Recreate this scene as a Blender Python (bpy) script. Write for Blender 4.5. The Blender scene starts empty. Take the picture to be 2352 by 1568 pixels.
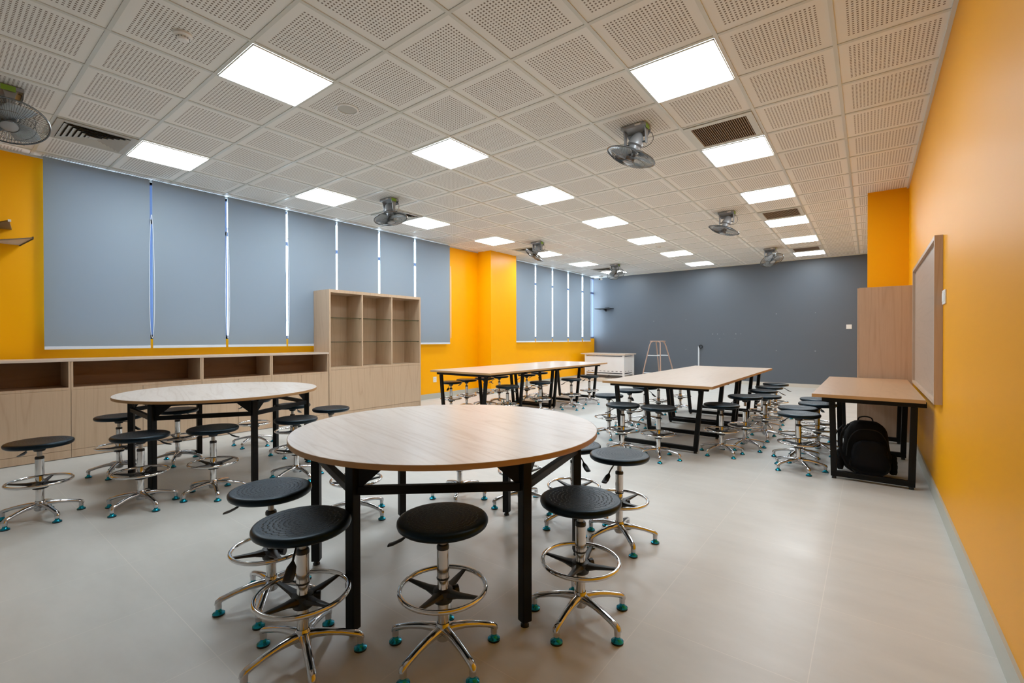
import bpy, bmesh, math, random
from mathutils import Vector, Matrix, Euler
random.seed(7)
PI = math.pi
scene = bpy.context.scene
COL = scene.collection
H = 3.155          # ceiling height
XR = 2.383         # right wall
XL = -5.0          # left wall
YB = 11.39         # back wall
YF = -3.1          # wall behind the camera
XC = -4.46         # cabinet fronts
T = 0.6            # ceiling / floor tile

# ------------------------------------------------------------------ mesh building
class MB:
    def __init__(s):
        s.bm = bmesh.new()
    def box(s, x0, x1, y0, y1, z0, z1, M=None):
        vs = [Vector((x, y, z)) for x in (x0, x1) for y in (y0, y1) for z in (z0, z1)]
        if M is not None: vs = [M @ v for v in vs]
        v = [s.bm.verts.new(p) for p in vs]
        for f in ((0,1,3,2),(4,6,7,5),(0,4,5,1),(2,3,7,6),(0,2,6,4),(1,5,7,3)):
            s.bm.faces.new([v[i] for i in f])
        return s
    def bar(s, a, b, w, h, up=Vector((0,0,1))):
        a = Vector(a); b = Vector(b); d = (b-a); L = d.length; d.normalize()
        up = Vector(up)
        if abs(d.dot(up)) > .98: up = Vector((1,0,0))
        sx = d.cross(up).normalized(); sz = sx.cross(d).normalized()
        M = Matrix((( sx.x, d.x, sz.x, a.x),(sx.y, d.y, sz.y, a.y),(sx.z, d.z, sz.z, a.z),(0,0,0,1)))
        return s.box(-w/2, w/2, 0, L, -h/2, h/2, M)
    def ring(s, c, u, v, ru, rv, n):
        return [s.bm.verts.new(c + u*(ru*math.cos(2*PI*i/n)) + v*(rv*math.sin(2*PI*i/n))) for i in range(n)]
    def cyl(s, a, b, r1, r2=None, n=20, caps=True):
        a = Vector(a); b = Vector(b); r2 = r1 if r2 is None else r2
        d = (b-a).normalized()
        up = Vector((0,0,1)) if abs(d.z) < .9 else Vector((1,0,0))
        u = d.cross(up).normalized(); v = d.cross(u).normalized()
        A = s.ring(a,u,v,r1,r1,n); B = s.ring(b,u,v,r2,r2,n)
        for i in range(n):
            j = (i+1)%n
            s.bm.faces.new((A[i],A[j],B[j],B[i]))
        if caps:
            s.bm.faces.new(A[::-1]); s.bm.faces.new(B)
        return s
    def tube(s, pts, r, n=8, closed=False, rs=None, flat=1.0, caps=True, up=None):
        pts = [Vector(p) for p in pts]; N = len(pts)
        rings = []; pu = None
        for i, p in enumerate(pts):
            if closed: d = pts[(i+1)%N]-pts[i-1]
            else: d = pts[min(i+1,N-1)]-pts[max(i-1,0)]
            d.normalize()
            if up is not None: ref = Vector(up)
            elif pu is None: ref = Vector((0,0,1)) if abs(d.z) < .9 else Vector((1,0,0))
            else: ref = pu
            u = d.cross(ref)
            if u.length < 1e-5: u = d.cross(Vector((0,1,0)))
            u.normalize(); v = u.cross(d).normalized(); pu = v
            rr = rs[i] if rs else r
            f = flat[i] if isinstance(flat, (list, tuple)) else flat
            rings.append(s.ring(p, u, v, rr, rr*f, n))
        m = N if closed else N-1
        for k in range(m):
            A = rings[k]; B = rings[(k+1)%N]
            for i in range(n):
                j = (i+1)%n
                s.bm.faces.new((A[i],A[j],B[j],B[i]))
        if not closed and caps:
            s.bm.faces.new(rings[0][::-1]); s.bm.faces.new(rings[-1])
        return s
    def torus(s, c, R, r, n=48, m=8, M=None):
        pts = []
        for i in range(n):
            p = Vector((R*math.cos(2*PI*i/n), R*math.sin(2*PI*i/n), 0)) + Vector(c)
            pts.append(M @ p if M is not None else p)
        up = Vector((0,0,1)) if M is None else (M.to_3x3() @ Vector((0,0,1)))
        return s.tube(pts, r, m, closed=True, up=up)
    def lathe(s, prof, n=40, c=(0,0,0), M=None):
        c = Vector(c); rings = []
        def P(v): return M @ v if M is not None else v
        for r, z in prof:
            if r < 1e-6: rings.append([s.bm.verts.new(P(c+Vector((0,0,z))))])
            else: rings.append([s.bm.verts.new(P(c+Vector((r*math.cos(2*PI*i/n), r*math.sin(2*PI*i/n), z)))) for i in range(n)])
        for A, B in zip(rings, rings[1:]):
            for i in range(n):
                j = (i+1)%n
                if len(A) == 1 and len(B) == 1: continue
                if len(A) == 1: s.bm.faces.new((A[0], B[j], B[i]))
                elif len(B) == 1: s.bm.faces.new((A[i], A[j], B[0]))
                else: s.bm.faces.new((A[i], A[j], B[j], B[i]))
        return s
    def prism(s, poly, z0, z1, M=None):
        def P(x,y,z):
            v = Vector((x,y,z)); return M @ v if M is not None else v
        A = [s.bm.verts.new(P(x,y,z0)) for x,y in poly]; B = [s.bm.verts.new(P(x,y,z1)) for x,y in poly]
        n = len(poly)
        for i in range(n):
            j = (i+1)%n; s.bm.faces.new((A[i],A[j],B[j],B[i]))
        s.bm.faces.new(A[::-1]); s.bm.faces.new(B)
        return s
    def build(s, name, mat, parent=None, smooth=False, bevel=0, angle=40, seg=2):
        bmesh.ops.recalc_face_normals(s.bm, faces=s.bm.faces)
        me = bpy.data.meshes.new(name); s.bm.to_mesh(me); s.bm.free()
        me.materials.append(mat)
        o = bpy.data.objects.new(name, me); COL.objects.link(o)
        if smooth or bevel:
            for p in me.polygons: p.use_smooth = True
            me.set_sharp_from_angle(angle=math.radians(angle))
        if bevel:
            b = o.modifiers.new('bevel','BEVEL'); b.width = bevel; b.segments = seg; b.limit_method = 'ANGLE'; b.harden_normals = True
        if parent is not None: o.parent = parent
        return o

def tag(o, label, cat, group=None):
    o['label'] = label; o['category'] = cat
    if group: o['group'] = group
    return o
def struct(o):
    o['kind'] = 'structure'; return o
def thing(name, label, cat, loc=(0,0,0), rz=0, group=None):
    o = bpy.data.objects.new(name, None); COL.objects.link(o)
    o.empty_display_size = .1
    o.location = loc; o.rotation_euler = (0,0,rz)
    return tag(o, label, cat, group)
def copy_tree(o, parent=None, rec=None):
    c = o.copy(); COL.objects.link(c)
    if parent is not None: c.parent = parent
    for ch in list(KIDS(o)): copy_tree(ch, c)
    return c
def KIDS(o): return [x for x in COL.objects if x.parent == o]
def copy_tree_fast(o, tree, parent=None):
    c = o.copy(); COL.objects.link(c)
    if parent is not None: c.parent = parent
    for ch, sub in tree: copy_tree_fast(ch, sub, c)
    return c
def tree_of(o): return [(k, tree_of(k)) for k in KIDS(o)]

# ------------------------------------------------------------------ materials
def lin(h):
    h = h.lstrip('#'); r = [int(h[i:i+2],16)/255 for i in (0,2,4)]
    return tuple((c/12.92 if c <= .04045 else ((c+.055)/1.055)**2.4) for c in r) + (1,)
def base_mat(name, col, rough=.5, metal=0, spec=.5, coat=0):
    m = bpy.data.materials.new(name); m.use_nodes = True
    b = m.node_tree.nodes['Principled BSDF']
    b.inputs['Base Color'].default_value = lin(col) if isinstance(col, str) else col
    b.inputs['Roughness'].default_value = rough; b.inputs['Metallic'].default_value = metal
    b.inputs['Specular IOR Level'].default_value = spec
    if coat: b.inputs['Coat Weight'].default_value = coat; b.inputs['Coat Roughness'].default_value = .1
    return m
class NT:
    def __init__(s, m): s.m = m; s.t = m.node_tree; s.b = s.t.nodes['Principled BSDF']
    def n(s, typ, **k):
        x = s.t.nodes.new(typ)
        for a, v in k.items(): setattr(x, a, v)
        return x
    def l(s, a, b): s.t.links.new(a, b)
    def val(s, x, inp):
        if isinstance(x, (int, float)): inp.default_value = x
        else: s.l(x, inp)
    def math(s, op, a, b=0, c=None):
        x = s.n('ShaderNodeMath', operation=op); s.val(a, x.inputs[0]); s.val(b, x.inputs[1])
        if c is not None: s.val(c, x.inputs[2])
        return x.outputs[0]
    def mix(s, f, a, b):
        x = s.n('ShaderNodeMix', data_type='RGBA'); s.val(f, x.inputs[0])
        for v, i in ((a, x.inputs[6]), (b, x.inputs[7])):
            if isinstance(v, tuple): i.default_value = v
            else: s.l(v, i)
        return x.outputs[2]
    def noise(s, vec, scale, detail=3, rough=.5, dist=0):
        x = s.n('ShaderNodeTexNoise'); x.inputs['Scale'].default_value = scale; x.inputs['Detail'].default_value = detail
        x.inputs['Roughness'].default_value = rough; x.inputs['Distortion'].default_value = dist
        s.l(vec, x.inputs['Vector']); return x.outputs[0]
    def ramp(s, f, stops):
        x = s.n('ShaderNodeValToRGB'); s.l(f, x.inputs[0]); e = x.color_ramp.elements
        for i, (p, c) in enumerate(stops):
            if i > 1: e.new(p)
            e[i].position = p; e[i].color = c
        return x.outputs[0]
    def obj(s): return s.n('ShaderNodeTexCoord').outputs['Object']
    def geo(s): return s.n('ShaderNodeNewGeometry').outputs['Position']
    def mapping(s, vec, sc, rot=(0,0,0), loc=(0,0,0)):
        x = s.n('ShaderNodeMapping'); x.inputs['Scale'].default_value = sc; x.inputs['Rotation'].default_value = rot; x.inputs['Location'].default_value = loc
        s.l(vec, x.inputs[0]); return x.outputs[0]
    def bump(s, h, strength, dist):
        x = s.n('ShaderNodeBump'); x.inputs['Strength'].default_value = strength; x.inputs['Distance'].default_value = dist
        s.l(h, x.inputs['Height']); s.l(x.outputs[0], s.b.inputs['Normal'])

def wood(name, c0, c1, sc, rough=.35, rot=(0,0,0), spec=.5, line_k=.26):
    """light laminate oak; sc = mapping scale, small along the grain"""
    m = base_mat(name, c0, rough, spec=spec); N = NT(m)
    v = N.mapping(N.mapping(N.obj(), (1, 1, 1), rot), sc)
    n1 = N.noise(v, 1.1, 2, .45, .5)
    rings = N.math('FRACT', N.math('MULTIPLY', n1, 9.0))
    tri = N.math('ABSOLUTE', N.math('SUBTRACT', rings, .5))
    line = N.math('POWER', N.math('MULTIPLY', tri, 2.0), 5.0)
    fine = N.noise(N.mapping(v, (9, 9, 9)), 2.0, 4, .6)
    f = N.math('ADD', N.math('MULTIPLY', line, line_k), N.math('MULTIPLY', fine, .5))
    big = N.noise(v, .5, 2, .5)
    f = N.math('ADD', f, N.math('MULTIPLY', N.math('SUBTRACT', big, .5), .5))
    col = N.mix(N.math('MINIMUM', N.math('MAXIMUM', f, 0), 1), lin(c0), lin(c1))
    N.l(col, N.b.inputs['Base Color'])
    return m

M = {}
M['wood_v'] = wood('oak_laminate_vertical', '#ceb294', '#a5866a', (3.4, 3.4, .2), .42)
M['wood_top'] = wood('oak_laminate_top', '#ece3da', '#bda893', (4.0, .4, 4.0), .3, rot=(0,0,math.radians(105)), line_k=.30)
M['wood_top_y'] = wood('oak_laminate_long_top', '#dccbbb', '#bda894', (3.5, .35, 3.5), .28)
M['wood_right'] = wood('oak_laminate_warm', '#bda38b', '#967a62', (3.4, 3.4, .2), .38)
M['wood_desk'] = wood('oak_laminate_desk', '#c29d79', '#a17d5a', (3.5, .35, 3.5), .28)
M['bay'] = wood('shaded_bay_panel', '#8a6444', '#6e4c30', (3, .3, 3), .5)  # brown darkened so the open bays' shade sits in the colour
M['wood_board'] = wood('oak_laminate_board', '#ad9987', '#8f7a67', (3, .25, 3.2), .34)
M['edge'] = base_mat('edge_band', '#b48a58', .45)
M['edge_dark'] = base_mat('edge_band_brown', '#aa7f4c', .45)
M['black'] = base_mat('black_powder_coat', '#030303', .5, spec=.22)
M['rubber'] = base_mat('black_plastic', '#0d0e10', .4, spec=.5)
M['chrome'] = base_mat('chrome', '#d8d8d8', .09, 1)
M['alu'] = base_mat('polished_aluminium', '#c9cacd', .13, 1)
M['piston'] = base_mat('brushed_steel', '#a8a39b', .3, 1)
M['teal'] = base_mat('teal_film', '#1396b4', .2, .75)
M['fan_grey'] = base_mat('grey_fan_paint', '#93979b', .35, .2)
M['wire'] = base_mat('fan_wire', '#6c7073', .25, .85)
M['blade'] = base_mat('fan_blade', '#a9b4bc', .25, .1)
M['sticker'] = base_mat('green_sticker', '#7fae3a', .5)
M['white'] = base_mat('white_plastic', '#e3e3e0', .4)
M['white_metal'] = base_mat('white_metal', '#e4e6e8', .4)
M['slot'] = base_mat('dark_slot', '#26282a', .8)
M['skirt'] = base_mat('skirting_tile', '#b2b2a6', .4)
M['skirt_back'] = base_mat('skirting_beige', '#c0bcb2', .4)
M['mark'] = base_mat('plaster_mark', '#878d94', .6)
M['tbar'] = base_mat('ceiling_grid_paint', '#cbcdc6', .28)
M['grille'] = base_mat('grille_slat', '#a48c74', .5)
M['grille_dark'] = base_mat('grille_void', '#35261a', .9)
M['diff'] = base_mat('diffuser_paint', '#b3b2aa', .45)
M['void'] = base_mat('duct_void', '#141310', .9)
M['frame_white'] = base_mat('window_frame', '#5d6f96', .5)
M['bar_white'] = base_mat('blind_bar', '#d4dfec', .45)
M['cord'] = base_mat('blind_cord', '#dfe7f0', .5)
M['spot_off'] = base_mat('cabinet_light_lens', '#c8b79c', .35)
M['tape'] = base_mat('blue_black_coil', '#12161e', .5)
M['conduit'] = base_mat('conduit_white', '#c9d2d8', .5)
M['rusty'] = base_mat('worn_ladder_paint', '#a98f80', .45, .3)
M['platform'] = base_mat('platform_beige', '#c9b7a2', .45)
M['shelf_dark'] = base_mat('shelf_black', '#101114', .5)
M['shelf_grey2'] = base_mat('shelf_brown', '#5c4a38', .5)
M['shelf_grey'] = base_mat('shelf_underside', '#b5b2ad', .4)

def paint(name, col, rough, spec=.5, var=.04):
    m = base_mat(name, col, rough, spec=spec); N = NT(m)
    n = N.noise(N.geo(), 2.2, 3, .5)
    c = lin(col)
    d = tuple(x*(1-var) for x in c[:3])+(1,)
    N.l(N.mix(n, c, d), N.b.inputs['Base Color'])
    n2 = N.noise(N.geo(), 160, 2, .6)
    N.bump(n2, .06, .002)
    return m
M['orange'] = paint('orange_wall_paint', '#ffae00', .34, .22)
M['orange_r'] = paint('orange_wall_paint_sheen', '#f0a200', .42, .14)
M['grey_wall'] = paint('dark_grey_wall_paint', '#565e67', .42, .3)
M['front_wall'] = paint('plain_wall_paint', '#a3a19c', .6, .3)

def m_floor():
    m = base_mat('porcelain_floor_tile', '#b9b6ac', .3, spec=.45); N = NT(m)
    p = N.geo(); s = N.n('ShaderNodeSeparateXYZ'); N.l(p, s.inputs[0])
    def edge(o, off):
        f = N.math('FRACT', N.math('ADD', N.math('DIVIDE', N.math('SUBTRACT', o, off), T), 100))
        return N.math('MINIMUM', f, N.math('SUBTRACT', 1, f))
    e = N.math('MINIMUM', edge(s.outputs[0], .015), edge(s.outputs[1], -.05))
    g = N.math('LESS_THAN', e, .0026)
    n = N.noise(N.mapping(p, (1.2, 3.0, 1)), 1.6, 4, .6)
    n2 = N.noise(p, 26, 3, .6)
    c = N.ramp(n, [(.3, lin('#d3d4d0')), (.7, lin('#c7c8c4'))])
    c = N.mix(N.math('MULTIPLY', n2, .25), c, lin('#c2beb5'))
    c = N.mix(N.math('MULTIPLY', g, .6), c, lin('#e2dfd8'))
    N.l(c, N.b.inputs['Base Color'])
    N.l(N.math('ADD', .26, N.math('MULTIPLY', n, .16)), N.b.inputs['Roughness'])
    return m
M['floor'] = m_floor()

def m_ceiling():
    m = base_mat('perforated_ceiling_tile', '#c9c3ba', .75, spec=.25); N = NT(m)
    p = N.geo(); s = N.n('ShaderNodeSeparateXYZ'); N.l(p, s.inputs[0])
    pitch = .0235; half = 19*pitch/2
    def axis(o):
        f = N.math('SUBTRACT', N.math('MULTIPLY', N.math('FRACT', N.math('ADD', N.math('DIVIDE', o, T), 100)), T), T/2)  # -.3...3
        inside = N.math('LESS_THAN', N.math('ABSOLUTE', f), half+pitch/2)
        q = N.math('FRACT', N.math('ADD', N.math('DIVIDE', f, pitch), 100.0))   # holes at q = .5
        d = N.math('ABSOLUTE', N.math('SUBTRACT', q, .5))
        return inside, N.math('LESS_THAN', d, .235)
    ix, hx = axis(s.outputs[0]); iy, hy = axis(s.outputs[1])
    h = N.math('MULTIPLY', N.math('MULTIPLY', ix, iy), N.math('MULTIPLY', hx, hy))
    tile = N.n('ShaderNodeTexWhiteNoise'); tile.noise_dimensions = '2D'
    fl = N.n('ShaderNodeCombineXYZ')
    N.l(N.math('FLOOR', N.math('DIVIDE', s.outputs[0], T)), fl.inputs[0]); N.l(N.math('FLOOR', N.math('DIVIDE', s.outputs[1], T)), fl.inputs[1])
    N.l(fl.outputs[0], tile.inputs['Vector'])
    base = N.mix(N.math('MULTIPLY', tile.outputs[0], .5), lin('#e8e8e4'), lin('#deded9'))
    N.l(N.mix(N.math('MULTIPLY', h, .93), base, lin('#6a5d50')), N.b.inputs['Base Color'])
    return m
M['ceiling'] = m_ceiling()

def m_seat():
    m = base_mat('black_polyurethane', '#03060a', .36, spec=.3); N = NT(m)
    s = N.n('ShaderNodeSeparateXYZ'); N.l(N.obj(), s.inputs[0])
    x, y = s.outputs[0], s.outputs[1]
    r = N.math('SQRT', N.math('ADD', N.math('MULTIPLY', x, x), N.math('MULTIPLY', y, y)))
    th = N.math('DIVIDE', N.math('ARCTAN2', y, x), 2*PI)
    row = N.math('DIVIDE', r, .0175)
    rowi = N.math('FLOOR', row); v = N.math('SUBTRACT', N.math('FRACT', row), .35)
    u = N.math('SUBTRACT', N.math('FRACT', N.math('ADD', N.math('ADD', N.math('MULTIPLY', th, 26), 50), N.math('MULTIPLY', rowi, .5))), .5)
    # crescents: arc of a circle in the (u, v) cell, outer half only
    uu = N.math('MULTIPLY', u, 1.05)
    d = N.math('SQRT', N.math('ADD', N.math('MULTIPLY', uu, uu), N.math('MULTIPLY', v, v)))
    arc = N.math('SUBTRACT', 1, N.math('MINIMUM', N.math('MULTIPLY', N.math('ABSOLUTE', N.math('SUBTRACT', d, .42)), 9), 1))
    arc = N.math('MULTIPLY', arc, N.math('GREATER_THAN', v, 0))
    arc = N.math('MULTIPLY', arc, N.math('LESS_THAN', r, .148))
    fine = N.noise(N.obj(), 420, 2, .6)
    h = N.math('ADD', arc, N.math('MULTIPLY', fine, .08))
    N.bump(h, .8, .0028)
    N.b.inputs['Specular Tint'].default_value = (.45, .75, 1.0, 1)  # bluish window sheen put into the seat by tinting its reflections
    return m
M['seat'] = m_seat()

def m_blind():
    m = bpy.data.materials.new('grey_blue_blind_fabric'); m.use_nodes = True
    t = m.node_tree; t.nodes.clear()
    out = t.nodes.new('ShaderNodeOutputMaterial'); mx = t.nodes.new('ShaderNodeMixShader')
    d = t.nodes.new('ShaderNodeBsdfDiffuse'); tr = t.nodes.new('ShaderNodeBsdfTranslucent')
    d.inputs[0].default_value = lin('#95a3ae'); tr.inputs[0].default_value = lin('#9bb6d0')
    mx.inputs[0].default_value = .13
    tc = t.nodes.new('ShaderNodeTexCoord'); nz = t.nodes.new('ShaderNodeTexNoise'); nz.inputs['Scale'].default_value = 300
    t.links.new(tc.outputs['Object'], nz.inputs['Vector'])
    bp = t.nodes.new('ShaderNodeBump'); bp.inputs['Strength'].default_value = .1; bp.inputs['Distance'].default_value = .001
    t.links.new(nz.outputs[0], bp.inputs['Height']); t.links.new(bp.outputs[0], d.inputs['Normal'])
    t.links.new(d.outputs[0], mx.inputs[1]); t.links.new(tr.outputs[0], mx.inputs[2]); t.links.new(mx.outputs[0], out.inputs[0])
    return m
M['blind'] = m_blind()

def emit(name, col, s):
    m = bpy.data.materials.new(name); m.use_nodes = True
    b = m.node_tree.nodes['Principled BSDF']; b.inputs['Base Color'].default_value = (.8,.8,.8,1)
    b.inputs['Emission Color'].default_value = col; b.inputs['Emission Strength'].default_value = s
    return m
PANEL = 20.5
M['panel'] = emit('led_panel', (.86, .945, 1.0, 1), PANEL)
def m_glass(name, tint, rough=0.0, mixf=.12):
    m = bpy.data.materials.new(name); m.use_nodes = True
    t = m.node_tree; t.nodes.clear()
    out = t.nodes.new('ShaderNodeOutputMaterial'); mx = t.nodes.new('ShaderNodeMixShader')
    a = t.nodes.new('ShaderNodeBsdfTransparent'); g = t.nodes.new('ShaderNodeBsdfGlossy')
    a.inputs[0].default_value = tint; g.inputs['Roughness'].default_value = .02; mx.inputs[0].default_value = mixf
    t.links.new(a.outputs[0], mx.inputs[1]); t.links.new(g.outputs[0], mx.inputs[2]); t.links.new(mx.outputs[0], out.inputs[0])
    return m
M['glass'] = m_glass('window_glass', (.95,.98,1,1), mixf=.05)
M['shelf_glass'] = m_glass('shelf_glass', (.86,.9,.87,1), mixf=.1)
M['glass_edge'] = base_mat('glass_edge', '#243026', .15)
M['bag'] = base_mat('backpack_fabric', '#0a0a0b', .75, spec=.2)
M['bag_blue'] = base_mat('backpack_panel', '#0c0f16', .7, spec=.2)

# ------------------------------------------------------------------ room shell
struct(MB().box(XL-.2, XR+.2, YF-.2, YB+.2, -.12, 0).build('floor', M['floor']))
struct(MB().box(XL-.2, XR+.2, YF-.2, YB+.2, H, H+.1).build('ceiling', M['ceiling']))
# ceiling T-bar grid
g = MB(); w = .012
i0, i1 = math.ceil(XL/T), math.floor(XR/T)
j0, j1 = math.ceil(YF/T), math.floor(YB/T)
for i in range(i0, i1+1): g.box(i*T-w, i*T+w, YF, YB, H-.006, H)
for j in range(j0, j1+1): g.box(XL, XR, j*T-w, j*T+w, H-.0055, H)
g.box(XL, XL+.022, YF, YB, H-.018, H); g.box(XR-.022, XR, YF, YB, H-.018, H); g.box(XL, XR, YB-.022, YB, H-.018, H)
o = struct(g.build('trim_1', M['tbar']))
# right wall, back wall, wall behind the camera
struct(MB().box(XR, XR+.2, YF-.2, YB+.2, 0, H).build('wall_right', M['orange_r']))
struct(MB().box(XL-.2, XR, YB, YB+.2, 0, H).build('wall_back', M['grey_wall']))
struct(MB().box(XL-.2, XR, YF-.2, YF, 0, H).build('wall_front', M['front_wall']))
# left wall with two long window openings
WZ0, WZ1 = 1.215, H-.004
W1 = (-1.06, 4.80); W2 = (7.0, YB)
wl = MB()
wl.box(XL-.2, XL, YF, YB, 0, WZ0); wl.box(XL-.2, XL, YF, YB, WZ1, H)
for a, b in ((YF, W1[0]), (W1[1], W2[0])): wl.box(XL-.2, XL, a, b, WZ0, WZ1)
struct(wl.build('wall_left', M['orange']))
struct(MB().box(XL, -4.6, 5.8, 6.72, 0, H).build('wall_pillar', M['orange']))
struct(MB().box(1.962, XR, 5.87, 6.55, 0, H).build('wall_column', M['orange_r']))
# skirting
b = .012
struct(MB().box(XL, XL+b, YF, 5.8, 0, .105).box(XL, -4.6+b, 5.8-b, 5.8, 0, .105).box(-4.6, -4.6+b, 5.8, 6.72, 0, .105).box(XL, XL+b, 6.72, YB, 0, .105).build('baseboard_left', M['skirt']))
struct(MB().box(XR-b, XR, YF, 5.87, 0, .108).box(1.962-b, XR, 5.87-b, 5.87, 0, .108).box(1.962-b, 1.962, 5.87, 6.55, 0, .108).build('baseboard_right', M['skirt']))
struct(MB().box(XL, XR, YB-b, YB, 0, .09).build('baseboard_back', M['skirt_back']))
# windows
def window(n, y0, y1, mulls):
    root = MB()
    xa, xb = XL-.08, XL-.03
    root.box(xa, xb, y0, y1, WZ0, WZ0+.05); root.box(xa, xb, y0, y1, WZ1-.04, WZ1)
    root.box(xa, xb, y0, y0+.05, WZ0, WZ1); root.box(xa, xb, y1-(.03 if n == 1 else .004), y1, WZ0, WZ1)
    root.box(xa, xb, y0, y1, 2.635, 2.69)
    for m, hw in mulls: root.box(xa, xb, m-hw, m+hw, WZ0, WZ1)
    w_ = struct(root.build('window_%d' % n, M['frame_white']))
    gl = MB().box(XL-.058, XL-.052, y0, y1, WZ0, WZ1).build('window_pane', M['glass'], w_)
window(1, W1[0], W1[1], [(-.158, .06), (.655, .03), (1.9, .03), (3.45, .03)])
window(2, W2[0], W2[1], [(8.68, .03), (10.4, .03)])

# roller blinds ------------------------------------------------------------
BX = -4.91
e1 = [(-1.12,-.208),(-.183,.62),(.652,1.44),(1.47,2.255),(2.288,3.08),(3.118,3.895),(3.938,4.846)]
e2 = [(6.76,7.93),(7.985,8.745),(8.805,9.575),(9.645,10.41),(10.50,10.97)]
ordn = ['first','second','third','fourth','fifth','sixth','seventh']
def blind(y0, y1, zb, label, cord_side, cordlen=1.0):
    t = thing('roller_blind', label, 'blind', (BX, (y0+y1)/2, zb))
    hw = (y1-y0)/2
    f = MB().box(-.0015, .0015, -hw, hw, .03, H-zb-.012).build('blind_fabric', M['blind'], t)
    MB().box(-.008, .010, -hw, hw, 0, .032).build('bottom_bar', M['bar_white'], t, bevel=.003)
    MB().cyl((-.045, -hw+.02, H-zb-.05), (-.045, hw-.02, H-zb-.05), .026, n=16).build('roller_tube', M['bar_white'], t, smooth=True)
    if cord_side:
        y = hw*cord_side
        pts = []
        for k in range(26):
            a = k/25*2*PI
            wd_ = .007 if cord_side > 0 else .020+.016*math.cos(a/2)**2
            pts.append((.016, y+.012*cord_side+wd_*math.sin(a)*.9, .12+.75*(1-math.cos(a))/1.0))
        MB().tube(pts, .0028, 6, closed=True).build('pull_cord', M['cord'], t, smooth=True)
    return t
lab1 = ['widest near blind beside the orange strip at the far left', 'near window blind with a white cord at its left edge, second in row', 'third near window blind, between the thin and the bright gap',
        'near window blind partly hidden by the side of the tall shelf cabinet', 'blind above the left bay of the tall shelf cabinet', 'blind above the middle bay of the tall shelf cabinet', 'blind between the tall shelf cabinet and the orange wall']
for k, (a, b_) in enumerate(e1): blind(a, b_, 1.105, 'grey blue ' + lab1[k], (-1 if k in (1,2,3) else (1 if k == 6 else 0)))
lab2 = ['blind of the far window next to the orange pillar', 'far window blind, second from the orange pillar', 'middle one of the five far window blinds', 'far window blind, second from the dark back wall', 'narrow far window blind next to the dark back wall']
for k, (a, b_) in enumerate(e2): blind(a, b_, 1.12, 'grey blue ' + lab2[k], 0)

# ------------------------------------------------------------------ ceiling lights
def light_panel(i, j, label):
    t = thing('ceiling_light', label, 'ceiling light', ((i+.5)*T, (j+.5)*T, H-.006))
    h = T/2-.013
    MB().box(-h+.005, h-.005, -h+.005, h-.005, -.0075, -.001).build('light_diffuser', M['panel'], t)
    fr = MB()
    for s in (-1, 1):
        fr.box(-h, h, s*h-(.005 if s > 0 else 0), s*h+(.005 if s < 0 else 0), -.010, 0)
        fr.box(s*h-(.005 if s > 0 else 0), s*h+(.005 if s < 0 else 0), -h, h, -.010, 0)
    fr.build('light_frame', M['white'], t)
    return t
rown = {-7: 'window-side row', -3: 'middle row', 1: 'row beside the orange right wall'}
nth = ['nearest the camera', 'second from the camera', 'third from the camera', 'fourth from the camera', 'fifth from the camera', 'sixth from the camera', 'farthest of the row']
for i in (-7, -3, 1):
    js = [2, 5, 8, 11, 14, 17] if i == 1 else [-1, 2, 5, 8, 11, 14, 17]
    for k, j in enumerate(js):
        lab = nth[k] if i != 1 or k < 5 else 'farthest of the row'
        light_panel(i, j, 'square white ceiling light in the %s, %s' % (rown[i], lab))

# vents ---------------------------------------------------------------------
def return_grille(j, label):
    t = thing('return_air_grille', label, 'vent', (1.5*T, (j+.5)*T, H-.006))
    h = .286; q = .232
    fr = MB()
    fr.box(-h, h, -h, -q, -.008, 0).box(-h, h, q, h, -.008, 0).box(-h, -q, -q, q, -.008, 0).box(q, h, -q, q, -.008, 0)
    fr.build('grille_frame', M['tbar'], t, bevel=.002)
    MB().box(-q, q, -q, q, -.0015, 0).build('grille_back', M['grille_dark'], t)
    s = MB(); n = 26
    for k in range(n):
        x = -q + (k+.5)*2*q/n
        Mx = Matrix.Translation((x, 0, -.006)) @ Matrix.Rotation(math.radians(35), 4, 'Y')
        s.box(-.0045, .0045, -q, q, -.0008, .0008, Mx)
    s.build('grille_slats', M['grille'], t)
def supply_diffuser(j, label):
    t = thing('supply_air_diffuser', label, 'vent', (-6.5*T, (j+.5)*T, H-.006))
    h = .286; q = .235
    fr = MB()
    fr.box(-h, h, -h, -q, -.010, 0).box(-h, h, q, h, -.010, 0).box(-h, -q, -q, q, -.010, 0).box(q, h, -q, q, -.010, 0)
    fr.build('diffuser_frame', M['diff'], t, bevel=.002)
    MB().box(-q, q, -q, q, -.0015, 0).build('duct_opening', M['void'], t)
    lv = MB()   # nested tilted square louvres
    for k in range(6):
        ro = q - k*.036; ri = ro - .030
        if ri < .02: break
        zo, zi = -.003, -.018
        for a in range(4):
            R = Matrix.Rotation(a*PI/2, 4, 'Z')
            vs = [R @ Vector(p) for p in ((-ro, -ro, zi), (ro, -ro, zi), (ri, -ri, zo), (-ri, -ri, zo))]
            v = [lv.bm.verts.new(p) for p in vs]; lv.bm.faces.new(v)
    lv.box(-.03, .03, -.03, .03, -.014, -.010)
    lv.build('diffuser_louvres', M['diff'], t)
rl = ['brown slatted return air grille beside the second light of the right row', 'middle brown slatted return air grille of the right row', 'farthest slatted return air grille near the dark back wall']
for j, l in zip((4, 10, 16), rl): return_grille(j, l)
sl = ['grey louvred air diffuser at the left beside the nearest fan', 'grey louvred air diffuser behind the second window-side fan', 'grey louvred air diffuser behind the third window-side fan', 'grey louvred air diffuser behind the farthest window-side fan']
for j, l in zip((-2, 4, 10, 16), sl): supply_diffuser(j, l)

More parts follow.
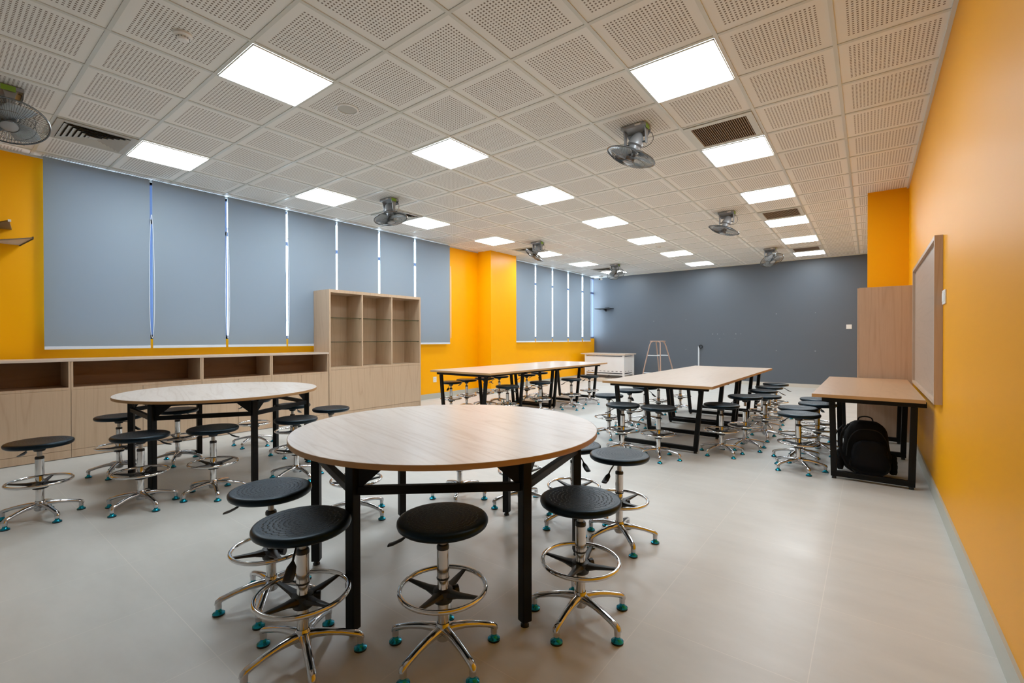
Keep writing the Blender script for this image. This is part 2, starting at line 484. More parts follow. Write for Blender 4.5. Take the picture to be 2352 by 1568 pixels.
# smoke detectors, ceiling speakers ----------------------------------------
def smoke(x, y, label):
    t = thing('smoke_detector', label, 'smoke detector', (x, y, H))
    MB().lathe([(0,-.0), (.052,0), (.052,-.014), (.040,-.022), (0,-.022)], 28).build('detector_base', M['white'], t, smooth=True)
    MB().lathe([(.034,-.021), (.034,-.034), (.026,-.042), (0,-.044)], 24).build('detector_head', M['white'], t, smooth=True)
    s = MB()
    for k in range(12):
        a = k*PI/6; s.box(-.004, .004, -.0012, .0012, -.033, -.026, Matrix.Rotation(a,4,'Z') @ Matrix.Translation((.0335,0,0)))
    s.build('detector_slots', M['slot'], t)
smoke(-1.475, -.898, 'round white smoke detector on the ceiling at the upper left')
smoke(-1.549, 7.67, 'tiny round smoke detector on the far ceiling in the middle row')
def speaker(x, y, label):
    t = thing('ceiling_speaker', label, 'speaker', (x, y, H))
    MB().lathe([(.092,0), (.092,-.006), (.082,-.011), (.076,-.009), (.076,-.002)], 36).build('speaker_rim', M['white'], t, smooth=True)
    MB().lathe([(.077,-.004), (.04,-.006), (0,-.007)], 36).build('speaker_mesh', M['diff'], t, smooth=True)
speaker(-1.506, .292, 'round flush ceiling speaker near the first middle light panel')
speaker(-1.459, 8.166, 'round flush ceiling speaker far back, near the far smoke detector')

# ------------------------------------------------------------------ ceiling fans
def smooth_pts(P, k=6):
    P = [Vector(p) for p in P]; Q = [P[0]] + P + [P[-1]]; out = []
    for a, b, c, d in zip(Q, Q[1:], Q[2:], Q[3:]):
        for i in range(k):
            t = i/k
            out.append(.5*((2*b) + (c-a)*t + (2*a-5*b+4*c-d)*t*t + (3*b-a-3*c+d)*t**3))
    return out + [P[-1]]
def fan_proto():
    t = thing('ceiling_fan', '', 'fan')
    MB().box(-.115, .115, -.075, .075, -.03, 0).prism([(-.115,0),(.115,0),(.095,-.045),(-.095,-.045)], -.075, -.068, Matrix.Translation((0,0,-.03)) @ Matrix.Rotation(PI/2,4,'X')).build('mount_plate', M['fan_grey'], t, bevel=.006)
    for s in (-1, 1):
        MB().prism([(-.042,-.03),(.042,-.03),(.030,-.07),(.021,-.12),(.020,-.158),(.012,-.172),(-.012,-.172),(-.020,-.158),(-.021,-.12),(-.030,-.07)], -.006, .006, Matrix.Translation((s*.100,0,0)) @ Matrix.Rotation(PI/2,4,'Z') @ Matrix.Rotation(PI/2,4,'X')).build('side_bracket', M['fan_grey'], t, bevel=.003)
        MB().cyl((s*.098,0,-.15),(s*.055,0,-.15),.008,n=12).build('pivot_pin', M['wire'], t, smooth=True)
    MB().box(.1155, .1165, -.05, .03, -.045, -.004).build('rating_sticker', M['sticker'], t)
    MB().box(.02, .075, -.0765, -.0755, -.022, -.006).build('maker_plate', M['white'], t)
    MB().tube(smooth_pts([(.05,.05,-.03),(.12,.06,-.06),(.145,.05,-.12),(.13,.03,-.17),(.07,.03,-.19),(.03,.02,-.17)]), .0032, 6).build('power_cable', M['wire'], t, smooth=True)
    P = Vector((0,0,-.15))
    heads = []
    o = MB().lathe([(0,.10),(.022,.096),(.044,.072),(.060,.03),(.068,-.005),(.068,-.018),(.048,-.03),(.048,-.08),(.03,-.09),(0,-.09)], 24).build('motor_housing', M['fan_grey'], t, smooth=True); heads.append(o)
    R = .225; zc = -.125
    gd = MB(); gd.torus((0,0,zc), R, .0065, 48, 8); gd.torus((0,0,zc+.045), .06, .003, 24, 6); gd.torus((0,0,zc-.055), .055, .003, 24, 6)
    gd.torus((0,0,zc-.042), .145, .0018, 36, 5); gd.torus((0,0,zc+.035), .145, .0018, 36, 5)
    n = 84
    for k in range(n):
        a = 2*PI*k/n; c, s = math.cos(a), math.sin(a)
        for sg, dz in ((1, .045), (-1, -.055)):
            pts = []
            for q in range(5):
                f = q/4; r = .055 + (R-.055)*f
                pts.append((r*c, r*s, zc + dz*math.cos(f*PI/2)**.7))
            gd.tube(pts, .0014, 3, caps=False)
    o = gd.build('wire_guard', M['wire'], t, smooth=True); heads.append(o)
    o = MB().lathe([(.0,zc-.062),(.04,zc-.06),(.054,zc-.052),(.056,zc-.046),(0,zc-.046)], 28).build('guard_badge', M['fan_grey'], t, smooth=True); heads.append(o)
    o = MB().lathe([(.0,zc-.046),(.038,zc-.046),(.042,zc-.03),(.042,zc+.02),(0,zc+.03)], 24).build('blade_hub', M['rubber'], t, smooth=True); heads.append(o)
    for k in range(3):
        bl = MB(); a0 = 2*PI*k/3; prev = None
        rows = []
        for q in range(7):
            f = q/6; r = .035 + .165*f; wd = .035 + .062*math.sin(min(1, f*1.15)*PI*.62)
            row = []
            for e in range(5):
                u = (e/4-.5)
                ang = a0 + u*2*wd/max(r,.06) + .35*f
                z = zc - .004 + .045*u*(1-.35*f) - .008*math.cos(u*PI)
                row.append(bl.bm.verts.new((r*math.cos(ang), r*math.sin(ang), z)))
            rows.append(row)
        for A, B in zip(rows, rows[1:]):
            for e in range(4): bl.bm.faces.new((A[e], A[e+1], B[e+1], B[e]))
        o = bl.build('fan_blade', M['blade'], t, smooth=True)
        sm = o.modifiers.new('thick', 'SOLIDIFY'); sm.thickness = .002
        heads.append(o)
    return t, P, heads
fan0, PIV, HEADS = fan_proto()
hn = {h.name for h in HEADS}
fan_tree = tree_of(fan0)
def place_fan(x, y, tilt_axis_n, label, first=False, rz=0):
    """tilt_axis_n : world direction the fan blows to"""
    if first: t = fan0
    else: t = copy_tree_fast(fan0, fan_tree)
    t.location = (x, y, H-.006); t.rotation_euler = (0, 0, rz); t['label'] = label; t['category'] = 'fan'; t['group'] = 'oscillating ceiling fans'
    n = Vector(tilt_axis_n).normalized()
    n.rotate(Euler((0,0,-rz)))
    q = Vector((0,0,-1)).rotation_difference(n)
    kids = [k for k in NEWKIDS(t)]
    for k in kids:
        if k.name.split('.')[0] in ('motor_housing','wire_guard','guard_badge','blade_hub','fan_blade'):
            k.matrix_local = Matrix.Translation(PIV) @ q.to_matrix().to_4x4() @ Matrix.Translation((0,0,0))
    return t
def NEWKIDS(t): return [x for x in COL.objects if x.parent == t]
rv = Vector((.79,.612,0)); fv = Vector((-.612,.79,0))   # right of / away from the viewer
def nd(right, away): return Vector((0,0,-1)) + rv*right + fv*away
place_fan(.287, 2.10, nd(-.36, .12), 'grey caged ceiling fan tilting right, nearest one in the right half', True)
place_fan(-3.30, 2.09, nd(.2, -.12), 'grey caged ceiling fan in front of the near window blinds, second on the window side')
place_fan(-3.30, 5.72, nd(-.66, .06), 'steeply tilted caged ceiling fan beside the orange pillar')
place_fan(-3.30, 9.30, nd(.05, -.6), 'small caged ceiling fan facing the viewer near the far left corner')
place_fan(.245, 5.70, nd(-.32, .14), 'grey caged ceiling fan tilting right, middle one on the right side')
place_fan(.28, 9.38, nd(.05, -.6), 'grey caged ceiling fan facing the viewer against the dark back wall')
place_fan(-3.31, -1.50, nd(.42, -.35), 'large caged ceiling fan cut off at the left edge')

# ------------------------------------------------------------------ stools
def make_stool():
    t = thing('lab_stool', '', 'stool')
    for k in range(5):
        a = 2*PI*k/5; R = Matrix.Rotation(a, 4, 'Z')
        lg = MB()
        prof = [(.016,.090,.021,.95), (.045,.092,.019,.85), (.09,.089,.0165,.8), (.14,.080,.0152,.75), (.18,.069,.0150,.75), (.199,.063,.0152,.8), (.210,.055,.0142,.9), (.2125,.045,.0135,.9)]
        lg.tube([R @ Vector((r,0,z)) for r,z,_,_ in prof], 0, 12, rs=[p[2] for p in prof], flat=[p[3] for p in prof], up=(0,0,1))
        lg.cyl(R @ Vector((.207,0,.057)), R @ Vector((.207,0,.028)), .0130, .0130, 16)
        leg = lg.build('leg', M['alu'], t, smooth=True, angle=50)
        pd = MB().lathe([(0,.029),(.0105,.029),(.0115,.020),(.0145,.0145),(.021,.011),(.0245,.0085),(.0245,.006)], 24, M=R @ Matrix.Translation((.207,0,0)))
        pd = pd.build('foot_glide', M['teal'], leg, smooth=True)
        MB().lathe([(.0245,.007),(.0245,.0),(0,0)], 24, M=R @ Matrix.Translation((.207,0,0))).build('glide_rim', M['rubber'], leg, smooth=True)
    MB().lathe([(0,.052),(.024,.052),(.030,.06),(.031,.10),(.027,.112),(.0235,.118)], 28).build('base_hub', M['alu'], t, smooth=True)
    MB().lathe([(.0215,.112),(.0215,.285),(.0205,.288),(.0205,.292),(.0235,.295),(.0235,.408),(0,.408)], 28).build('column', M['chrome'], t, smooth=True)
    MB().lathe([(.0245,.287),(.0250,.290),(.0245,.293),(.0225,.293)], 28).build('column_seam', M['rubber'], t, smooth=True)
    MB().lathe([(.0238,.402),(.0242,.413),(.0215,.419),(.0135,.420)], 28).build('column_collar', M['rubber'], t, smooth=True)
    MB().cyl((0,0,.41), (0,0,.475), .0135, n=20).build('gas_piston', M['piston'], t, smooth=True)
    MB().torus((0,0,.25), .165, .0092, 72, 12).build('foot_ring', M['chrome'], t, smooth=True)
    sp = MB().lathe([(.0225,.198),(.036,.200),(.039,.212),(.037,.246),(.0225,.250)], 24)
    for k in range(4):
        R = Matrix.Rotation(PI/4 + k*PI/2, 4, 'Z')
        sp.tube([R @ Vector((.022,0,.228)), R @ Vector((.07,0,.235)), R @ Vector((.158,0,.246))], 0, 8, rs=[.026,.017,.009], flat=[.8,.6,.6], up=(0,0,1))
    sp.build('ring_spider', M['rubber'], t, smooth=True)
    MB().cyl((.028,.006,.228), (.050,.008,.228), .008, n=12).cyl((.046,.008,.228), (.062,.009,.228), .017, .019, 12).build('ring_knob', M['rubber'], t, smooth=True)
    MB().lathe([(.0135,.452),(.028,.456),(.034,.470),(.036,.490),(0,.490)], 20).box(-.045,.045,-.03,.03,.476,.490).build('seat_mount', M['rubber'], t, smooth=True)
    MB().lathe([(0,.490),(.15,.490),(.164,.492),(.172,.498),(.1755,.507),(.1750,.515),(.171,.521),(.164,.5245),(.152,.5255),(.10,.5235),(.05,.522),(0,.5215)], 72).build('seat', M['seat'], t, smooth=True, angle=60)
    return t
def make_lever(t, ang):
    piv = bpy.data.objects.new('height_lever', LEVER[0].data); COL.objects.link(piv); piv.parent = t; piv.rotation_euler = (0,0,ang)
    h = bpy.data.objects.new('lever_paddle', LEVER[1].data); COL.objects.link(h); h.parent = piv
LEVER = []
stool0 = make_stool()
lv_ = MB().tube([(.02,0,.474), (.09,0,.470), (.135,0,.450), (.158,0,.434)], .0042, 8).build('height_lever', M['rubber'], stool0, smooth=True)
pp = MB()
pp.tube([(.150,0,.439), (.165,0,.428), (.195,0,.412), (.218,0,.404)], 0, 10, rs=[.006,.016,.0185,.017], flat=[.7,.36,.32,.32], up=(0,0,1))
lp_ = pp.build('lever_paddle', M['rubber'], lv_, smooth=True)
stool_tree = tree_of(stool0)
used = [False]
def stool(x, y, base_deg, lever_deg, label, group, dz=0.0):
    if not used[0]: t = stool0; used[0] = True
    else: t = copy_tree_fast(stool0, stool_tree)
    t.location = (x, y, 0); t.rotation_euler = (0, 0, math.radians(base_deg))
    t['label'] = label; t['group'] = group; t['category'] = 'stool'
    for k in NEWKIDS(t):
        b_ = k.name.split('.')[0]
        if b_ == 'height_lever': k.rotation_euler = (0, 0, math.radians(lever_deg - base_deg)); k.location.z = dz
        if dz and b_ in ('seat', 'seat_mount'): k.location.z = dz
        if dz and b_ == 'gas_piston': k.location.z = dz; k.scale.z = 1.0
    return t
SG = 'stools around the near round table'; TG = 'stools around the left round table'; UG = 'stools at the long table by the orange wall'; VG = 'stools at the long table in the middle'; WG = 'stools gathered beside the desk on the right wall'
B = 'black stool with chrome ring '
L_ = 'the nearest round table'; U_ = 'the window-side long table'; V_ = 'the middle long table'; W_ = 'the right wall desk'
stool(.285, -1.055, 52, -40, B+'whose seat touches a leg of '+L_, SG)
stool(.68, -.704, 58, -149, B+'between the two front legs of '+L_, SG)
stool(.993, -.185, 56, 130, B+'standing outside the front right leg of the nearest round table', SG)
stool(.80, .63, 28, -88, B+'standing clear of the nearest round table on its right', SG)
stool(.455, .685, 28, -36, B+'half hidden by the right rim of '+L_, SG)
stool(-.21, -.945, 34, -144, B+'at the nearest round table, grey lever sticking out left'.replace('grey ', ''), SG)
stool(-.51, .61, 18, 60, 'five-legged chrome base of a stool seen under the middle of the nearest round table', SG)
stool(-.80, -.103, 18, 150, 'chrome stool base and ring seen between left legs of the nearest round table', SG)
stool(-.02, .75, 22, 30, 'chrome stool base behind the front right leg of the nearest round table', SG)
stool(-2.475, -1.44, 16, -160, B+'leftmost of all, standing away from any table', TG)
stool(-3.38, -.83, 40, 28, B+'between the low cabinets and the leftmost table leg', TG)
stool(-2.20, -.955, 10, 112, B+'in front of the left legs of the farther round table', TG)
stool(-3.41, -.375, 46, 112, B+'under the farther round table, before the cabinet doors', TG)
stool(-2.075, -.53, 60, 108, B+'in front of the farther round table near its middle', TG)
stool(-3.60, .42, 16, 200, 'chrome ring and base of a stool behind a middle leg of the farther round table', TG)
stool(-1.975, .08, 2, 144, B+'whose seat meets the left rim of the nearest round table', TG)
stool(-2.83, .48, 24, 132, B+'behind the right legs of the farther round table', TG)
stool(-2.29, .60, 30, 152, B+'beside the farther round table, base hidden by the near tabletop'.replace('the near tabletop','a tabletop'), TG)
stool(-3.35, 3.33, 10, -60, B+'first on the wall side of '+U_, UG)
stool(-3.43, 3.78, 25, 172, B+'second on the wall side of '+U_, UG)
stool(-3.42, 4.23, 50, 88, B+'third on the wall side of '+U_, UG)
stool(-3.45, 4.68, 33, -110, B+'fourth on the wall side of '+U_, UG)
stool(-3.27, 5.30, 5, -160, B+'fifth on the wall side of '+U_, UG)
stool(-3.37, 5.88, 60, -160, B+'last on the wall side of '+U_, UG)
stool(-2.22, 3.37, 20, 92, B+'first on the room side of '+U_, UG)
stool(-2.18, 4.17, 44, 200, B+'second on the room side of '+U_, UG)
stool(-2.08, 4.97, 38, 172, B+'third on the room side of '+U_, UG)
stool(-2.14, 5.73, 64, 152, B+'last on the room side of '+U_, UG)
stool(-.55, 3.27, 14, -40, B+'leftmost at '+V_, VG)
stool(-.07, 2.61, 20, 170, B+'before the front left leg of '+V_, VG)
stool(-.57, 3.94, 33, -56, B+'behind the front left leg of '+V_, VG)
stool(-.56, 4.46, 50, -30, B+'left of the middle table, seat just under its tabletop edge', VG)
stool(.297, 2.65, 6, 100, B+'before the front end of '+V_, VG)
stool(-.60, 5.10, 9, 200, 'stool post and ring seen under the middle long table, left of its paired legs', VG)
stool(-.51, 5.86, 52, 150, 'stool post and ring under the middle long table, right of its paired legs', VG)
stool(.757, 3.23, 28, 100, B+'beside the front right leg of '+V_, VG)
stool(.90, 3.66, 36, -150, B+'and the highest seat, beside '+V_, VG, dz=.055)
stool(.99, 4.33, 70, 124, B+'third along the right of '+V_, VG)
stool(.865, 4.95, 20, -150, B+'fourth along the right of '+V_, VG)
stool(.855, 5.50, 44, 30, B+'fifth along the right of '+V_, VG)
stool(.859, 6.05, 12, 30, B+'farthest along the right of '+V_, VG)
stool(1.47, 3.04, 10, 140, B+'first of four beside '+W_, WG)
stool(1.42, 3.45, 40, 90, B+'second of four beside '+W_, WG)
stool(1.55, 3.92, 22, 80, B+'third of four beside '+W_, WG)
stool(1.52, 4.36, 60, 90, B+'last of four beside '+W_, WG)

# ------------------------------------------------------------------ round tables
def round_table(cx, cy, a0, label, grain):
    t = thing('round_table', label, 'table', (cx, cy, 0), 0, 'round tables')
    R = .8; zt = .74
    tp = MB().lathe([(0,zt-.001),(R-.002,zt-.001),(R,zt-.003),(R,zt-.0235),(R-.002,zt-.025),(0,zt-.025)], 128)
    o = tp.build('tabletop', M['wood_top'], t, smooth=True)
    MB().lathe([(R+.0005,zt-.002),(R+.001,zt-.004),(R+.001,zt-.023),(R+.0005,zt-.0245)], 128).build('edge_band', M['edge_dark'], t, smooth=True)
    rl = .71
    P = [Vector((rl*math.cos(math.radians(a0+60*k)), rl*math.sin(math.radians(a0+60*k)), 0)) for k in range(6)]
    for k, p in enumerate(P):
        Rm = Matrix.Translation(p) @ Matrix.Rotation(math.radians(a0+60*k), 4, 'Z')
        lg = MB().box(-.022,.022,-.022,.022,.022,.700, Rm)
        leg = lg.build('leg', M['black'], t, bevel=.004)
        MB().lathe([(0,.024),(.012,.024),(.014,.012),(.018,.008),(.018,0),(0,0)], 16, M=Matrix.Translation(p)).build('foot', M['rubber'], leg, smooth=True)
        for s in (-1, 1):
            q = P[(k+s)%6]; d = (q-p).normalized(); n = Vector((0,0,1)).cross(d)
            gp = MB()
            w_ = .0015
            a = p + d*.02
            tri = [a+Vector((0,0,.70)), a+d*.11+Vector((0,0,.70)), a+d*.11+Vector((0,0,.685)), a+d*.012+Vector((0,0,.60)), a+Vector((0,0,.60))]
            v1 = [gp.bm.verts.new(v+n*w_) for v in tri]; v2 = [gp.bm.verts.new(v-n*w_) for v in tri]
            gp.bm.faces.new(v1); gp.bm.faces.new(v2[::-1])
            for i in range(5): gp.bm.faces.new((v1[i], v2[i], v2[(i+1)%5], v1[(i+1)%5]))
            gp.build('gusset_plate', M['black'], leg)
    up = MB(); lo = MB()
    for k in range(6):
        p, q = P[k], P[(k+1)%6]; d = (q-p).normalized()*.022
        MB().bar(p+d+Vector((0,0,.7)), q-d+Vector((0,0,.7)), .04, .03).build('apron_rail', M['black'], t, bevel=.003)
        MB().bar(p+d+Vector((0,0,.592)), q-d+Vector((0,0,.592)), .03, .035).build('lower_rail', M['black'], t, bevel=.003)
round_table(.16, -.16, 42, 'large round table with pale oak top and black legs in the foreground', 0)
round_table(-2.79, -.19, 57.5, 'large round table with pale oak top before the low cabinets on the left', 0)

# ------------------------------------------------------------------ rectangular tables on trapezoid frames
def long_table(x0, x1, y0, y1, ys, xc, half_t, half_b, label, ztop=.735, th=.028, cat='table', wm='wood_top_y'):
    cx, cy = (x0+x1)/2, (y0+y1)/2
    t = thing('work_table', label, cat, (cx, cy, 0), 0)
    MB().box(x0-cx, x1-cx, y0-cy, y1-cy, ztop-th, ztop).build('tabletop', M[wm], t, bevel=.0015)
    e = .0008
    eb = MB()
    eb.box(x0-cx-e, x1-cx+e, y0-cy-e, y0-cy, ztop-th, ztop-.002).box(x0-cx-e, x1-cx+e, y1-cy, y1-cy+e, ztop-th, ztop-.002)
    eb.box(x0-cx-e, x0-cx, y0-cy, y1-cy, ztop-th, ztop-.002).box(x1-cx, x1-cx+e, y0-cy, y1-cy, ztop-th, ztop-.002)
    eb.build('edge_band', M['edge'], t)
    dx = xc-cx; zb = ztop-th
    for yy in ys:
        y = yy-cy
        f = MB()
        f.bar((dx-half_t-.075, y, zb-.0225), (dx+half_t+.075, y, zb-.0225), .045, .045)
        for s in (-1, 1): f.bar((dx+s*half_t, y, zb-.045), (dx+s*half_b, y, .02), .045, .04, up=(0,1,0))
        f.bar((dx-half_b-.02, y, .045), (dx+half_b+.02, y, .045), .045, .045)
        fr = f.build('leg_frame', M['black'], t, bevel=.003)
        for s in (-1, 1): MB().cyl((dx+s*half_b, y, .024), (dx+s*half_b, y, 0), .015, .018, 14).build('foot', M['rubber'], fr, smooth=True)
    for s in (-1, 1):
        MB().bar((dx+s*(half_t+.03), ys[0]-cy+.0225, zb-.02), (dx+s*(half_t+.03), ys[-1]-cy-.0225, zb-.02), .03, .04).build('side_rail', M['black'], t)
    return t
long_table(-3.34, -2.14, 2.88, 6.48, [3.02,3.9,4.77,4.9,5.7,6.38], -2.79, .46, .395, 'long oak-topped work table on black frames beside the orange wall')
long_table(-.43, .76, 2.86, 6.42, [3.08,3.95,4.76,4.9,5.7,6.3], .12, .475, .415, 'long oak-topped work table on black frames in the middle of the room')
desk = long_table(1.592, 2.330, 2.80, 5.03, [2.93,4.08,4.95], 2.0, .27, .255, 'oak-topped desk on black frames under the wooden board on the right wall', wm='wood_desk')

# ------------------------------------------------------------------ low cabinets with continuous top
CD = .43; ZT = 1.01
def low_cabinet(y0, y1, doors, label, plinth=.085):
    t = thing('low_cabinet', label, 'cabinet', (XC, y0, 0))
    L = y1-y0; p = .018
    g = .0015
    c = MB()
    c.box(-CD, -.003, g, p, plinth, ZT-.025); c.box(-CD, -.003, L-p, L-g, plinth, ZT-.025)
    c.box(-CD, -.003, p, L-p, .697, .722)               # floor of the open bay
    c.box(-CD, -.022, p, L-p, plinth, plinth+.018)
    c.build('carcass', M['wood_v'], t)
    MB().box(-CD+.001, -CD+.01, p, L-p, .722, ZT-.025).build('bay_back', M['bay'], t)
    MB().box(-CD+.01, -.012, p, L-p, .722, .7235).build('bay_floor_shade', M['bay'], t)  # thin sheet in the darkened brown, painted shade over the real bay floor
    MB().box(-CD, -.0, g, L-g, 0.006, plinth-.002).build('plinth', M['wood_v'], t)
    ys = [0] + doors + [L]
    for a, b_ in zip(ys, ys[1:]): MB().box(-.018, 0, a+.0015, b_-.0015, plinth+.001, .695).build('door', M['wood_v'], t, bevel=.0008)
yy = [-3.0, -.984, .187, 1.017, 1.858]
low_cabinet(yy[0], yy[1], [.7, 1.4], 'low oak cabinet with dark open shelf cut off at the left edge')
low_cabinet(yy[1], yy[2], [.59], 'low oak cabinet with the widest full-length open shelf, behind the left round table')
low_cabinet(yy[2], yy[3], [.41], 'low oak cabinet with open shelf, third along the wall, behind a round tabletop')
low_cabinet(yy[3], yy[4], [.42], 'low oak cabinet with open shelf beside the tall shelf cabinet')
cab_top = MB().box(XL+.105, XC+.002, -3.0, 1.862, ZT-.024, ZT).build('cabinet_worktop', M['wood_top_y'], bevel=.001)
tag(cab_top, 'long thin oak worktop running over the low cabinets', 'worktop')

# tall display cabinet
def display():
    y0, y1 = 1.865, 3.66; L = y1-y0; zt = 1.965; p = .026; D = .44
    t = thing('display_cabinet', 'tall oak shelf cabinet with three open bays and glass shelves', 'cabinet', (XC+.004, y0, 0))
    c = MB()
    c.box(-D, 0, 0, p, 0, zt); c.box(-D, 0, L-p, L, .0, zt)
    c.box(-D, 0, p, L-p, zt-.045, zt)
    c.box(-D, 0, p, L-p, .742, .775)
    d1, d2 = 2.445-y0, 3.025-y0
    for d in (d1, d2): c.box(-D+.01, -.004, d-.012, d+.012, .775, zt-.045)
    c.box(-D, -D+.01, p, L-p, .0, zt-.045)
    c.build('carcass', M['wood_v'], t, bevel=.0008)
    MB().box(-.03, -.004, p, L-p, .004, .083).build('plinth', M['wood_v'], t)
    ys = [p, .62, 1.21, L-p]
    for a, b_ in zip(ys, ys[1:]): MB().box(-.02, -.001, a+.001, b_-.001, .087, .740).build('door', M['wood_v'], t, bevel=.0006)
    bays = [(p, d1-.012), (d1+.012, d2-.012), (d2+.012, L-p)]
    for a, b_ in bays:
        for z in (1.166, 1.540):
            s = MB().box(-D+.012, -.012, a+.001, b_-.001, z-.004, z+.004).build('glass_shelf', M['shelf_glass'], t)
            MB().box(-.0125, -.0105, a+.001, b_-.001, z-.0045, z+.0045).build('shelf_edge', M['glass_edge'], s)
            MB().cyl((-.05, b_-.001, z-.009), (-.05, b_-.012, z-.009), .005, n=10).cyl((-.05, a+.001, z-.009), (-.05, a+.012, z-.009), .005, n=10).build('shelf_pin', M['chrome'], s)
        MB().lathe([(0,-.004),(.028,-.004),(.034,-.002),(.034,0)], 24, c=(-.2, (a+b_)/2, zt-.045)).build('puck_light', M['spot_off'], t, smooth=True)
display()

# ------------------------------------------------------------------ right side: tall cabinet, board, switches
tc = thing('tall_cabinet', 'tall plain oak cabinet between the right wall desk and the orange column', 'cabinet', (1.885, 5.10, 0))
MB().box(0, XR-.001-1.885, 0, .72, .0, 1.825).build('carcass', M['wood_right'], tc, bevel=.001)
MB().box(-.018, -.001, .004, .358, .08, 1.82).build('door', M['wood_right'], tc, bevel=.001)
MB().box(-.018, -.001, .362, .716, .08, 1.82).build('door', M['wood_right'], tc, bevel=.001)

bd = thing('wall_board', 'large oak framed board on the right wall above the desk', 'board', (XR, 3.38, .752))
bt = 1.17; hl = 1.02; dp = .045
fr = MB()
fr.box(-dp, 0, -hl, -hl+.028, 0, bt).box(-dp, 0, hl-.028, hl, 0, bt)
fr.box(-dp, 0, -hl+.028, hl-.028, bt-.028, bt).box(-dp, 0, -hl+.028, hl-.028, 0, .028)
fr.build('board_frame', M['wood_right'], bd, bevel=.001)
MB().box(-.025, -.001, -hl+.028, hl-.028, .028, bt-.028).build('board_panel', M['wood_board'], bd)

def plate(name, label, loc, nx, w, h, gangs, kind='switch'):
    """wall plate, nx = outward normal axis ('-x','x','-y')"""
    rz = {'-x': PI, 'x': 0, '-y': -PI/2}[nx]
    t = thing(name, label, 'switch' if kind == 'switch' else 'socket', loc, rz)
    MB().box(0, .008, -w/2, w/2, -h/2, h/2).build('face_plate', M['white'], t, bevel=.002)
    for k in range(gangs):
        c = (k-(gangs-1)/2)*(w*.8/gangs)
        if kind == 'switch': MB().box(.008, .011, c-w*.36/gangs, c+w*.36/gangs, -h*.32, h*.32).build('rocker', M['white'], t, bevel=.001)
        else:
            s = MB()
            for dz in (-.02, .018): s.box(.0078, .0086, c-.008, c-.005, dz-.006, dz+.006).box(.0078, .0086, c+.005, c+.008, dz-.006, dz+.006)
            s.build('socket_slots', M['slot'], t)
plate('light_switch', 'white double light switch on the orange right wall beside the board', (XR, 2.255, 1.487), '-x', .15, .095, 2)
plate('light_switch', 'small white switch plate on the dark back wall near its right end', (1.61, YB, 1.48), '-y', .105, .1, 1)
plate('wall_socket', 'small white socket low on the orange wall right of the tall shelf cabinet', (XL, 4.50, .385), 'x', .09, .11, 1, 'socket')

# ------------------------------------------------------------------ far end: platform, teacher desk, ladder, conduit, shelf, camera
pf = MB().box(XL+.015, -2.9, 9.85, YB-.015, 0, .075).build('platform', M['platform'], bevel=.004)
tag(pf, 'low beige platform under the white teacher desk', 'platform')
td = thing('teacher_desk', 'white metal desk with oak top on the low platform at the far left', 'desk', (-4.12, 10.65, .075))
zt = .70
MB().box(-.74, .68, -.40, .38, zt-.03, zt).build('desktop', M['wood_top_y'], td, bevel=.002)
for sx in (-.60, .60):
    for sy in (-.33, .33):
        MB().box(sx-.025, sx+.025, sy-.025, sy+.025, .0, zt-.03).build('leg', M['white_metal'], td, bevel=.002)
MB().box(-.575, .575, -.345, -.335, .15, zt-.085).build('front_panel', M['white_metal'], td)
MB().box(.595, .605, -.305, .305, .15, zt-.085).build('side_panel', M['white_metal'], td)
MB().box(-.605, -.595, -.305, .305, .15, zt-.085).build('side_panel', M['white_metal'], td)
rr = MB()
rr.box(-.575, .575, -.345, -.315, zt-.06, zt-.03).box(-.575, .575, .315, .345, zt-.06, zt-.03).box(.585, .615, -.305, .305, zt-.06, zt-.03).box(-.615, -.585, -.305, .305, zt-.06, zt-.03)
rr.box(-.575, .575, -.345, -.315, .09, .12).box(.585, .615, -.305, .305, .09, .12)
rr.build('desk_rails', M['white_metal'], td)
sl_ = MB()
for k in range(9): sl_.box(-.53+k*.128, -.47+k*.128, -.3465, -.3455, .185, .20)
for k in range(3): sl_.box(.6055, .6065, -.22+k*.19, -.17+k*.19, .185, .20)
sl_.build('vent_slots', M['slot'], td)
tag(MB().tube([(-3.98,10.30,.08),(-3.95,10.2,.12),(-3.90,10.18,.16),(-3.86,10.2,.12),(-3.84,10.24,.08),(-3.88,10.16,.08),(-4.0,10.12,.08)], .006, 8).build('power_cord', M['rubber'], smooth=True), 'thin black cord looped on the platform before the white desk', 'cord')

ld = thing('trestle_ladder', 'worn metal trestle ladder standing before the dark back wall', 'ladder', (-2.49, 10.15, 0))
def leg_path(xb, xt, yb, yt, sg):
    return [(xb, yb, 0), (xb*.55+xt*.45, yb*.55+yt*.45, .55), (xb*.12+xt*.88, yb*.12+yt*.88, 1.02), (xt, yt, 1.10), (xt-sg*.05, yt, 1.135)]
for nm, xl, xr_, yb, yt in (('front_frame', -.34, .20, -.28, -.07), ('rear_frame', -.02, .42, .28, .07)):
    tl, tr = xl*.28 - .05, xr_*.28 + .05
    f = MB(); f.tube(leg_path(xl, tl, yb, yt, -1), .0155, 10); f.tube(leg_path(xr_, tr, yb, yt, 1), .0155, 10)
    fr_ = f.build(nm, M['rusty'], ld, smooth=True)
    for z in (.30, .76):
        f_ = 1-z/1.12
        MB().cyl((tl+(xl-tl)*f_, yt+(yb-yt)*f_, z), (tr+(xr_-tr)*f_, yt+(yb-yt)*f_, z), .014, n=10).build('rung', M['conduit'], fr_, smooth=True)
MB().box(-.17, .20, -.075, .075, 1.125, 1.15).build('top_step', M['rusty'], ld, bevel=.006)

